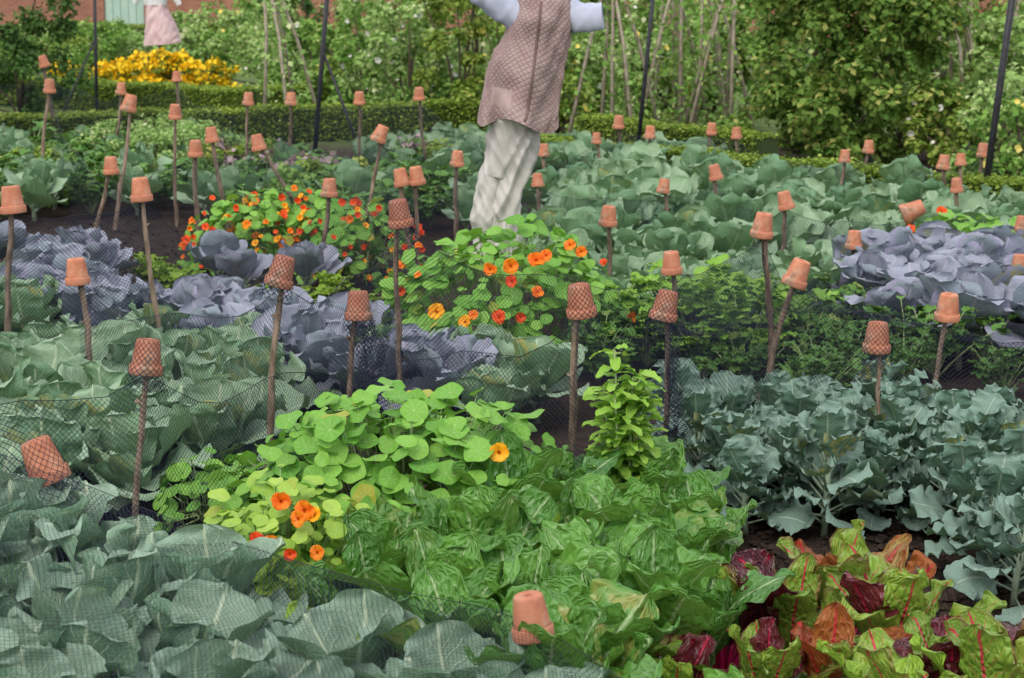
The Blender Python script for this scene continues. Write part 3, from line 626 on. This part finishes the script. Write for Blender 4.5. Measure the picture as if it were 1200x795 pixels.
net_roof(l2,l3,'black net sagging over the celery bed at right',mat='net')
net_run([P(-80,240,9.9),PT(14),PT(15),PT(19),PT(18),PT(35)],'black net in front of the scarlet nasturtiums at left',caps=(),sag=.09)
l5=net_run([PT(27),PT(20),PT(22),PT(24),PT(33),PT(35),PT(37),PT(44),PT(43),PT(51),PT(53),P(1300,270,14)],'black net along the middle of the back beds',sag=.07)
l6=net_run([P(-60,80,21),PT(28),PT(26),PT(29),PT(30),PT(31),PT(32),PT(34),PT(36),PT(39),PT(40),PT(41),PT(42),PT(45),PT(46),PT(47),PT(50),P(1290,200,16)],'furthest black net in front of the clipped hedges',sag=.06)
for nm,k,n_,h_ in (('bunched folds of black net hanging beside the dark-bottomed pot stake',4,5,.42),('narrow hanging fold of black net below the close pair of pots',6,3,.5)):
    r=root('bunched_netting',(POTPOS[k][0].x+.03,POTPOS[k][0].y-.03,0)); mb=MB(); z0=POTPOS[k][0].z-.06
    for q in range(n_):
        pts=[(.04*math.sin(q*2+f*3)+.02*q-.02,.03*math.cos(q+f*2),z0-h_*f) for f in np.linspace(0,1,8)]; mb.tube(pts,[.012,.02,.022,.02,.022,.024,.03,.03],9,cap=False)
    mb.uv=[(u*.12,v*h_) for u,v in mb.uv]; mb.build('net_folds',M['net'],r); tag(r,nm,'netting')
# front net sheet
edge=[P(-160,480,7.5),P(48,548,7.15),P(150,588,6.95),P(250,628,6.8),P(360,662,6.5),P(480,695,6.2),P(560,710,6.0),P(622,730,5.78),P(700,775,5.5),P(800,850,5.1)]
r=root('garden_netting',(0,5,0)); mb=MB(); fine=[]
for a,b in zip(edge[:-1],edge[1:]):
    for k in range(8): fine.append(a.lerp(b,k/8))
fine.append(edge[-1]); nu=len(fine)-1; cum=[0]
for a,b in zip(fine[:-1],fine[1:]): cum.append(cum[-1]+(b-a).length)
dirn=Vector((-.45,-1,0)).normalized()
def fn(a,v):
    i=int(round(a*nu)); p=fine[i]+dirn*(2.6*v); z0=fine[i].z; s=2.6*v
    z=z0*(1-min(1,s*1.2))+.54*min(1,s*1.2)+.06*noise.noise(Vector((p.x*3.2,p.y*3.2,2)))-.02*math.sin(cum[i]*6)*max(0,1-s)
    return (p.x,p.y-5,z),(cum[i]+.06*noise.noise(Vector((p.x*1.5,p.y*1.5,8))),s+.06*noise.noise(Vector((p.x*1.5,p.y*1.5,4))))
mb.grid(nu,40,fn,(.5,)*3)
def fn2(a,v):
    i=int(round(a*nu)); p=fine[i]; return (p.x+.03*math.sin(cum[i]*9)*v,p.y-5+.12*v+.04*math.sin(cum[i]*7)*v,p.z*(1-v)+.02*v),(cum[i],-p.z*v)
mb.grid(nu,8,fn2,(.5,)*3)
capgeo(mb,1,Vector((0,5,0)))
mb.build('net_sheet',M['netf'],r)
cd=MB(); cd.tube([p-Vector((0,5,0)) for p in fine],.0012,5); cd.build('top_cord',M['cord'],r)
tag(r,'black net draped over the front left cabbages','netting')
# ---------------------------------------------------------------- scarecrow
Y0=12.6
def S(x,y,dy=0): p=PY(x,y,Y0); return Vector((p.x,p.y+dy,p.z))
base=S(592,300); BX,BY=base.x,base.y
sc=root('scarecrow',(BX,BY,0)); off=Vector((BX,BY,0))
def loft(mb,rings,seg=36,sub=6,amp=.012,fr=(9,9,3),folds=0,fold_fn=None,ff=34):
    n=len(rings); K=(n-1)*sub; out=[]
    for k in range(K+1):
        f=k/sub; i=min(int(f),n-2); t_=f-i
        a=[rings[max(i-1,0)],rings[i],rings[i+1],rings[min(i+2,n-1)]]
        def cr(p0,p1,p2,p3): return .5*((2*p1)+(-p0+p2)*t_+(2*p0-5*p1+4*p2-p3)*t_*t_+(-p0+3*p1-3*p2+p3)*t_**3)
        out.append((cr(*[Vector(q[0]) for q in a]),cr(*[q[1] for q in a]),cr(*[q[2] for q in a])))
    per=2*math.pi*(rings[0][1]+rings[0][2])/2; cum=0; cums=[0]
    for k in range(K): cum+=(out[k+1][0]-out[k][0]).length; cums.append(cum)
    def fn(a,v):
        k=int(round(v*K)); c,rx,ry=out[k]; an=2*math.pi*a
        tdir=(out[min(k+1,K)][0]-out[max(k-1,0)][0]).normalized()
        e1=(Vector((1,0,0)) if abs(tdir.x)<.8 else Vector((0,0,1))); e1=(e1-tdir*e1.dot(tdir)).normalized(); e2=tdir.cross(e1)
        p=c+e1*math.cos(an)*rx+e2*math.sin(an)*ry
        d=(p-c).normalized(); q=Vector((p.x*fr[0],p.y*fr[1],p.z*fr[2])); h=noise.noise(q)+.5*noise.noise(q*2.1)
        pp_=p+d*amp*h
        if folds:
            # long hanging creases, slanting down to the left
            s2=noise.noise(Vector((p.x*13-p.z*6.0,p.y*8,p.z*2.2))); s3=noise.noise(Vector((p.x*17+p.z*6,p.y*9,p.z*4+9)))
            pp_+=d*folds*((1-abs(s2)*3.2)*.8+(1-abs(s3)*3.5)*.5)
        if fold_fn: pp_=fold_fn(pp_,an,v)
        return pp_-off,(a*per,cums[k])
    mb.grid(seg,K,fn,(.5,)*3)
tr_=MB()
loft(tr_,[(S(604,118),.14,.12),(S(603,150),.145,.12),(S(598,180),.145,.115),(S(592,208),.12,.10)],90,16,amp=.010,folds=.018)
loft(tr_,[(S(594,160,.02),.085,.10),(S(585,205,.02),.10,.09),(S(577,250,.02),.105,.095),(S(575,285,.02),.105,.095),(S(573,325,.02),.10,.09)],90,20,amp=.012,fr=(8,8,4),folds=.024)
loft(tr_,[(S(613,160,-.03),.075,.10),(S(602,205,-.03),.085,.09),(S(592,250,-.03),.085,.085),(S(591,285,-.03),.09,.085),(S(589,325,-.03),.085,.085)],90,20,amp=.012,fr=(8,8,4),folds=.024)
tr_.build('trousers',M['trs'],sc)
def vf(p,an,v):
    k=max(0,1-v*2.0); fr_=max(0,-math.sin(an)); 
    return p+Vector((.0,-.05*math.cos(an*5+1)*k,.04*math.sin(an*3+.7)*k-.02*fr_*k))
vb=MB(); loft(vb,[(S(608,142),.245,.19),(S(611,115),.24,.175),(S(620,75),.225,.165),(S(629,40),.20,.155),(S(635,12),.185,.145),(S(637,-5),.19,.12),(S(638,-18),.13,.09),(S(638,-24),.07,.07)],90,11,amp=.030,fr=(5,5,4),folds=.010,fold_fn=vf); vo=vb.build('vest',M['vest'],sc)
vt=BVHTree.FromPolygons([Vector(v) for v in vb.v],vb.f)
def onvest(x,y,out=.006):
    t0=S(x,y)-off; h=vt.ray_cast(Vector((t0.x,-2,t0.z)),Vector((0,1,0)))
    if h[0] is None: return Vector((t0.x,-.15,t0.z))
    return h[0]+Vector((0,-out,0))
bd=MB()
bd.tube([onvest(615+(634-615)*f**.8,139-137*f,.001) for f in np.linspace(0,1,30)],.009,6)
bd.build('front_binding',M['vestedge'],vo)
pk=MB()
def pf(a,v):
    x=574+24*a+3*v; y=122-22*v+5*a; return onvest(x,y,.001+.007*math.sin(math.pi*a)**.5*math.sin(math.pi*v)**.5),(a*.1,v*.1)
pk.grid(10,10,pf,(.5,)*3); po=pk.build('pocket',M['pocket'],vo)
s1=MB(); loft(s1,[(S(632,12),.10,.10),(S(612,16),.115,.105),(S(588,4),.105,.095),(S(555,-20),.095,.085),(S(515,-48),.085,.075)],56,14,amp=.006,fr=(8,8,8),folds=.008); s1.build('sleeve',M['shirt'],sc)
s2=MB(); loft(s2,[(S(640,12),.09,.10),(S(662,17),.108,.08),(S(680,20,-.03),.095,.06),(S(694,20,-.05),.085,.045),(S(706,19,-.06),.08,.04)],56,14,amp=.005,fr=(8,8,8),folds=.006); s2o=s2.build('sleeve',M['shirt'],sc)
pl=MB(); pl.tube([(0.0,.03,-.2),(0.02,.03,.6),(.08,.02,1.2),(.23,.02,2.3)],.020,8); pl.tube([S(515,-50)-off,S(632,12)-off,S(702,19,-.055)-off],.012,8); pl.build('support_pole',M['wood'],sc)
hd=MB(); loft(hd,[(S(638,-15),.05,.05),(S(638,-28),.07,.07),(S(638,-45),.11,.11),(S(638,-65),.10,.10),(S(638,-76),.02,.02)],24,6,amp=.008); hd.build('head',M['skin_cloth'],sc)
tag(sc,'scarecrow in quilted mauve vest, pale blue shirt and baggy off-white trousers','scarecrow')
b1=PY(190,50,37.5)
def S1(x,y): return PY(x,y,37.5)
off=Vector((b1.x,b1.y,0)); s3=root('scarecrow',off)
m_=MB(); loft(m_,[(S1(190,52),.33,.28),(S1(188,35),.28,.24),(S1(184,15),.2,.18),(S1(182,2),.16,.14)],64,10,amp=.03,fr=(5,5,1),folds=.02); m_.build('skirt',M['pinkc'],s3)
m_=MB(); loft(m_,[(S1(182,6),.2,.17),(S1(182,-10),.21,.17),(S1(182,-26),.19,.13),(S1(182,-32),.06,.06)],28,6,amp=.02); loft(m_,[(S1(190,-18),.07,.07),(S1(205,-2),.06,.06),(S1(210,6),.05,.05)],16,5,amp=.01); loft(m_,[(S1(174,-18),.07,.07),(S1(162,-4),.06,.06),(S1(158,4),.05,.05)],16,5,amp=.01); m_.build('blouse',M['whitec'],s3)
m_=MB(); m_.tube([(0,0,-.2),(-.1,0,2)],.03,8); m_.build('support_pole',M['wood'],s3)
m_=MB(); loft(m_,[(S1(182,-31),.06,.06),(S1(182,-38),.11,.11),(S1(182,-46),.1,.1),(S1(182,-50),.02,.02)],20,5,amp=.008); m_.build('head',M['skin_cloth'],s3)
tag(s3,'distant scarecrow in a white blouse and faded pink skirt behind the yellow flowers','scarecrow')
# ---------------------------------------------------------------- black posts
def post(x0,y0,x1,y1,Y,label,r_=.022,brace=()):
    a=PY(x0,y0,Y); b_=PY(x1,y1,Y); v=(a-b_).normalized(); foot=b_-v*((b_.z+.2)/v.z); top=a+v*.5
    o=root('iron_post',(foot.x,foot.y,0)); c=Vector((foot.x,foot.y,0)); m=MB(); m.tube([foot-c,top-c],r_,8); m.build('upright',M['iron'],o)
    for (bx,by,cx,cy) in brace:
        m=MB(); p=PY(bx,by,Y); q=PY(cx,cy,Y-.1); w=(q-p).normalized(); q=p+w*((p.z+.1)/-w.z) if w.z<0 else q; m.tube([p-c,q-c],r_*.6,7); m.build('brace',M['iron'],o)
    tag(o,label,'post')
post(383,0,372,140,22,'leaning black iron post left of the scarecrow',.026,((379,62,412,150),))
post(765,0,752,130,23,'black iron post right of the scarecrow',.024)
post(1186,0,1160,185,18,'thick black iron post near the right edge',.032)
post(111,0,113,110,27,'thin black iron post in the left background',.022,((112,45,86,105),))
# ---------------------------------------------------------------- hedges and background
def hedge(a,b_,w,h,n,label,mat='hedge'):
    a=Vector((a.x,a.y,0)); b_=Vector((b_.x,b_.y,0)); L=(b_-a).length; ang=math.atan2(b_.y-a.y,b_.x-a.x); o=root('box_hedge',a,ang)
    c=rng.uniform(0,1,size=(n,4)); P3=np.zeros((n,3)); P3[:,0]=c[:,0]*L
    top=c[:,3]<.45; front=(c[:,3]>=.45)&(c[:,3]<.8)
    P3[:,1]=np.where(top,(c[:,1]-.5)*w,np.where(front,-w/2,w/2)); P3[:,2]=np.where(top,h,c[:,2]*h)
    P3+=rng.normal(size=(n,3))*.015; P3[:,2]+=.015*np.sin(P3[:,0]*3.1)+.01*np.sin(P3[:,0]*7.7)
    cloud('foliage',P3,.04,M[mat],o,nup=.8)
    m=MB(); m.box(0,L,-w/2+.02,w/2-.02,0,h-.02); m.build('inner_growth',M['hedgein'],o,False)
    tag(o,label,'hedge'); return o
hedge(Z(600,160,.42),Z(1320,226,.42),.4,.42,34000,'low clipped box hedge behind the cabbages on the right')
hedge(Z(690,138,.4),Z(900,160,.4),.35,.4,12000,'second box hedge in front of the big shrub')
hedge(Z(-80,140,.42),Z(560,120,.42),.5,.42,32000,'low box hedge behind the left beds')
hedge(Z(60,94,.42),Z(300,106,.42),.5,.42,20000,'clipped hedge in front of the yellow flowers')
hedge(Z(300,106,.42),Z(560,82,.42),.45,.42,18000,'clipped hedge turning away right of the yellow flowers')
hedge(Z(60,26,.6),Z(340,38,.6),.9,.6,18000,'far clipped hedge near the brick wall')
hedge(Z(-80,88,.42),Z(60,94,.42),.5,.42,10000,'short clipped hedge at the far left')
def shrub(x,y0,d,rx,ry,h,n,size,mat,label,name='shrub',cat='shrub',z0=0,clumps=26,bloom=None,bn=0,group=None,bs=1.2,cr=(.12,.26)):
    p=P(x,y0,d); o=root(name,(p.x,p.y,0)); cc=[]
    for k in range(clumps):
        th=random.uniform(0,6.28); rr=random.random()**.6; z=z0+(h-z0)*random.uniform(.05,.97); tp=math.sqrt(max(.1,1-((z-z0)/(h-z0)*.85)**2.5)) ; cc.append((math.cos(th)*rr*rx*tp,math.sin(th)*rr*ry*tp,z,random.uniform(*cr)*max(rx,.5)))
    cc=np.array(cc); idx=rng.integers(0,clumps,size=n); g=rng.normal(size=(n,3)); g/=np.linalg.norm(g,axis=1)[:,None]; g*=rng.uniform(.4,1.05,size=n)[:,None]
    pts=cc[idx,:3]+g*cc[idx,3:4]*np.array([1.2,1.2,1]); pts[:,2]=np.maximum(pts[:,2],.02)
    cloud('foliage',pts,size,M[mat],o,nup=.35,droop=.5,nrm=g*.6)
    m=MB()
    for k in range(9):
        c=cc[k%clumps]; m.tube([(0,0,-.05),(c[0]*.3,c[1]*.3,c[2]*.5),(c[0],c[1],c[2])],[.025,.016,.006],6)
    m.build('branches',M['bark'],o)
    if bloom in ('yel','lav'):
        i2=rng.integers(0,clumps,size=bn); g=rng.normal(size=(bn,3)); g/=np.linalg.norm(g,axis=1)[:,None]; g[:,2]=np.abs(g[:,2]); g[:,1]=-np.abs(g[:,1]); b_=cloud('blooms',cc[i2,:3]+g*cc[i2,3:4]*1.2,.08,M[bloom],o,nup=.2,wid=.5); b_['kind']='stuff'
    elif bloom:
        for k in range(bn):
            c=cc[k%clumps]; g=Vector((random.gauss(0,1),-abs(random.gauss(0,1)),random.gauss(0,.7))).normalized(); add_flower(o,Vector(c[:3])+g*c[3]*1.2,(g.x,-1,g.z+.3),bloom,bs*random.uniform(.7,1.5),'flower',False)
    tag(o,label,cat,group); return o
shrub(985,100,24.0,1.35,1.0,2.75,22000,.095,'sh5','big bushy olive-green shrub behind the right hedge',clumps=90,cr=(.10,.22))
shrub(1085,120,27,.8,.8,2.0,6000,.08,'sh1','medium shrub right of the big olive-green one',clumps=30)
shrub(20,60,30,.9,.8,2.9,9000,.08,'sh2','dark evergreen shrub in the top left corner',clumps=40)
BG=[(310,60,37,1.0,1.5,'sh3','l',14),(360,70,33,.8,1.3,'sh1',None,0),(425,80,31,1.0,2.3,'sh1','w',14),(480,80,29,.8,1.7,'sh3','w',16),(540,70,28,.8,2.4,'sh4','l',8),(590,60,30,.8,2.0,'sh3',None,0),(660,80,28,.8,1.5,'sh3','l',22),(700,60,32,.9,2.0,'sh5','w',22),(745,80,30,.6,1.3,'sh3','l',10),(800,60,31,.7,1.4,'sh1','w',14),(850,80,28,.6,1.6,'sh5','w',14),(905,60,31,1.0,2.5,'sh1',None,0),(1110,60,31,.9,1.9,'sh3','l',12),(1150,80,26,.7,1.7,'sh5','y',12),(1200,80,24,.7,1.7,'sh3','w',12),(1240,60,29,1.2,2.5,'sh1',None,0),(240,40,44,1.1,1.2,'sh3','l',14),(310,20,48,1.4,2.2,'sh1',None,0),(370,20,46,1.4,2.8,'sh2',None,0),(460,20,42,1.5,2.4,'sh3',None,0),(560,20,42,1.5,2.7,'sh5',None,0),(660,20,43,1.6,2.6,'sh3',None,0),(760,20,42,1.5,2.8,'sh1',None,0),(860,20,43,1.6,2.8,'sh3',None,0),(960,20,42,1.6,3.0,'sh1',None,0),(1060,20,41,1.6,2.8,'sh3',None,0),(1160,20,41,1.6,3.0,'sh5',None,0),(1260,20,40,1.8,3.0,'sh1',None,0)]
o_n=['first','second','third','fourth','fifth','sixth','seventh','eighth','ninth','tenth','eleventh','twelfth','thirteenth','fourteenth','fifteenth','sixteenth']
for i,(x,y,d,rx,h,m,bl,bn) in enumerate(BG):
    kind={'sh1':'mid-green','sh2':'dark green','sh3':'pale green','sh4':'olive','sh5':'deep green'}[m]; fl={'w':' with white blooms','y':' with amber blooms','l':' with lemon blooms',None:''}[bl]
    row='nearer' if i<16 else 'far'; k=i if i<16 else i-16
    shrub(x,y,d,rx,rx*.8,h,3600 if i<16 else 3200,.09 if i<16 else .12,m,f'{kind} leafy bush{fl}, {o_n[k]} from left in the {row} background row',clumps=44,bloom=bl,bn=bn,group=f'bushes in the {row} background row',cr=(.09,.2))
for i,(x,h_) in enumerate(((128,.36),(146,.46),(164,.54),(182,.60),(200,.62),(218,.56),(236,.48),(254,.38))):
    shrub(x,73+(i%2)*3,35.5+(i%3)*.4,.42,.4,h_+.06,700,.07,'hedge','clump of yellow marigolds in the bed behind the clipped hedge','marigold_clump','marigold',clumps=14,bloom='yel',bn=420,group='yellow marigold clumps')
for i,x in enumerate((72,90)):
    shrub(x,72,36.5,.42,.4,.42,600,.07,'hedge','small yellow flower clump left of the marigold bed','marigold_clump','marigold',clumps=12,bloom='yel',bn=110,group='small yellow clumps at far left')
for i,x in enumerate((-10,40,75,110,150,240,280,320)):
    shrub(x,45,43+(i%3),1.0,.8,.75+.2*(i%2),2200,.09,('sh1','sh3','sh4')[i%3],'low border bush between the marigolds and the far hedge','border_bush','bush',clumps=26,group='low border bushes at the back left')
for i,(x,y,d) in enumerate(((160,140,22.5),(200,135,23),(238,142,22),(180,150,21.5),(120,150,22))):
    shrub(x,y,d,.55,.5,.55,3500,.045,'sh3','feathery pale green bush behind the back left pots','herb_bush','herb',clumps=24,group='feathery herbs in the back left bed')
for i,(x,y,d) in enumerate(((20,165,21),(60,175,20),(300,160,21),(350,170,20),(390,178,19.5),(470,160,21.5),(510,165,21),(330,190,18.5),(270,165,21))):
    shrub(x,y,d,.5,.45,.42,1500,.07,'sh1' if i%2 else 'sh4','low leafy clump in the back left vegetable beds','leafy_clump','vegetable',clumps=18,bloom='lav' if i in (2,3,5) else None,bn=150,group='low leafy clumps in the back left beds')
for i,(x,y,d) in enumerate(((315,75,35),(350,80,33),(395,80,32),(450,80,30.5),(520,85,29.5),(655,110,27.5),(700,100,29),(740,105,28.5),(790,105,28.5),(840,105,28),(1060,150,24),(1110,155,23.5),(1160,158,22.5),(1200,160,22))):
    shrub(x,y,d,.6,.5,.8 if i%3 else 1.1,1500,.08,('sh3','sh1','sh4')[i%3],'knee-high leafy border plant between hedge and background bushes','border_plant','border plant',clumps=20,bloom=('w','l',None,'w')[i%4],bn=8,group='border plants between hedge and bushes',cr=(.14,.3))
for i,(x,lean) in enumerate(((742,-.40),(770,.34),(800,-.30),(826,.42),(852,-.40),(1105,.36),(1128,-.34),(1178,.32),(345,-.44),(690,.34))):
    p=P(x,100,26.0+(i%3)*.5); o=root('bean_cane_wigwam',(p.x,p.y,0))
    for k in range(4):
        th=k*1.57+.4+lean; m=MB(); m.tube([(math.cos(th)*.42,math.sin(th)*.42,-.1),(math.cos(th)*.2+.02+lean*.4,math.sin(th)*.2,1.3),(-math.cos(th)*.06+lean,-math.sin(th)*.06,2.75)],[.026,.023,.018],6); m.build('cane',M['cane'],o)
    n=420; z=rng.uniform(.1,2.6,size=n)**1; th=rng.integers(0,4,size=n)*1.57+.4+lean; rr=.42-.17*z; pts=np.stack([np.cos(th)*rr+lean*z/2.75*.8,np.sin(th)*rr,z],axis=1)+rng.normal(size=(n,3))*.11
    cloud('bean_vines',pts,.085,M['sh1' if i%2 else 'sh3'],o,nup=.3,droop=.6); tag(o,'bean wigwam of tilted grey canes, '+['third','fourth','fifth','sixth','seventh','eighth','ninth','last','first','second'][i]+' from the left','bean canes','bean cane wigwams in the background')
# brick garden wall
o=root('brick_wall',(0,62,0)); m=MB(); m.box(-60,-12.2,0,.4,0,4.2); m.box(-11.0,60,0,.4,0,4.2); m.box(-12.2,-11.0,0,.4,2.3,4.2); m.build('wall_face',M['brick'],o,False)
m=MB(); m.box(-60.1,60.1,-.06,.46,4.2,4.32); m.build('coping',M['stone'],o,False)
m=MB(); m.box(-12.2,-11.0,.1,.16,0,2.3)
for k in range(5): m.box(-12.17+k*.235,-11.96+k*.235,.07,.099,.03,2.27)
m.build('door',M['door'],o,False); tag(o,'red brick garden wall at the far end with a pale green door','wall')
# ---------------------------------------------------------------- light, camera
w=bpy.data.worlds.new('World'); bpy.context.scene.world=w; w.use_nodes=True; nt=w.node_tree; bg=nt.nodes['Background']; sky=nt.nodes.new('ShaderNodeTexSky'); sky.sky_type='NISHITA'; sky.sun_disc=False; sky.sun_elevation=R(52); sky.sun_rotation=R(205); sky.air_density=1.0; sky.dust_density=4; sky.ozone_density=.8
mxw=nt.nodes.new('ShaderNodeMix'); mxw.data_type='RGBA'; mxw.inputs[0].default_value=.6; nt.links.new(sky.outputs[0],mxw.inputs[6]); mxw.inputs[7].default_value=(11.6,11.6,11.8,1)
nt.links.new(mxw.outputs[2],bg.inputs[0]); bg.inputs[1].default_value=.15
sl=bpy.data.lights.new('sun','SUN'); sl.energy=1.5; sl.angle=R(35); sl.color=(1,.96,.9); so=bpy.data.objects.new('sun',sl); C.objects.link(so)
az=R(205); el=R(52); sd=Vector((math.sin(az)*math.cos(el),math.cos(az)*math.cos(el),math.sin(el))); so.rotation_euler=sd.to_track_quat('Z','Y').to_euler()
cam=bpy.data.cameras.new('camera'); cam.lens=72; cam.sensor_width=36; cam.clip_end=600; cam.clip_start=.1; co=bpy.data.objects.new('camera',cam); C.objects.link(co); co.location=CAM; co.rotation_euler=(R(90)-PITCH,0,0)
cam.dof.use_dof=True; cam.dof.focus_distance=8.2; cam.dof.aperture_fstop=6.3
bpy.context.scene.camera=co
vs=bpy.context.scene.view_settings; vs.view_transform='Standard'; vs.look='None'; vs.exposure=0
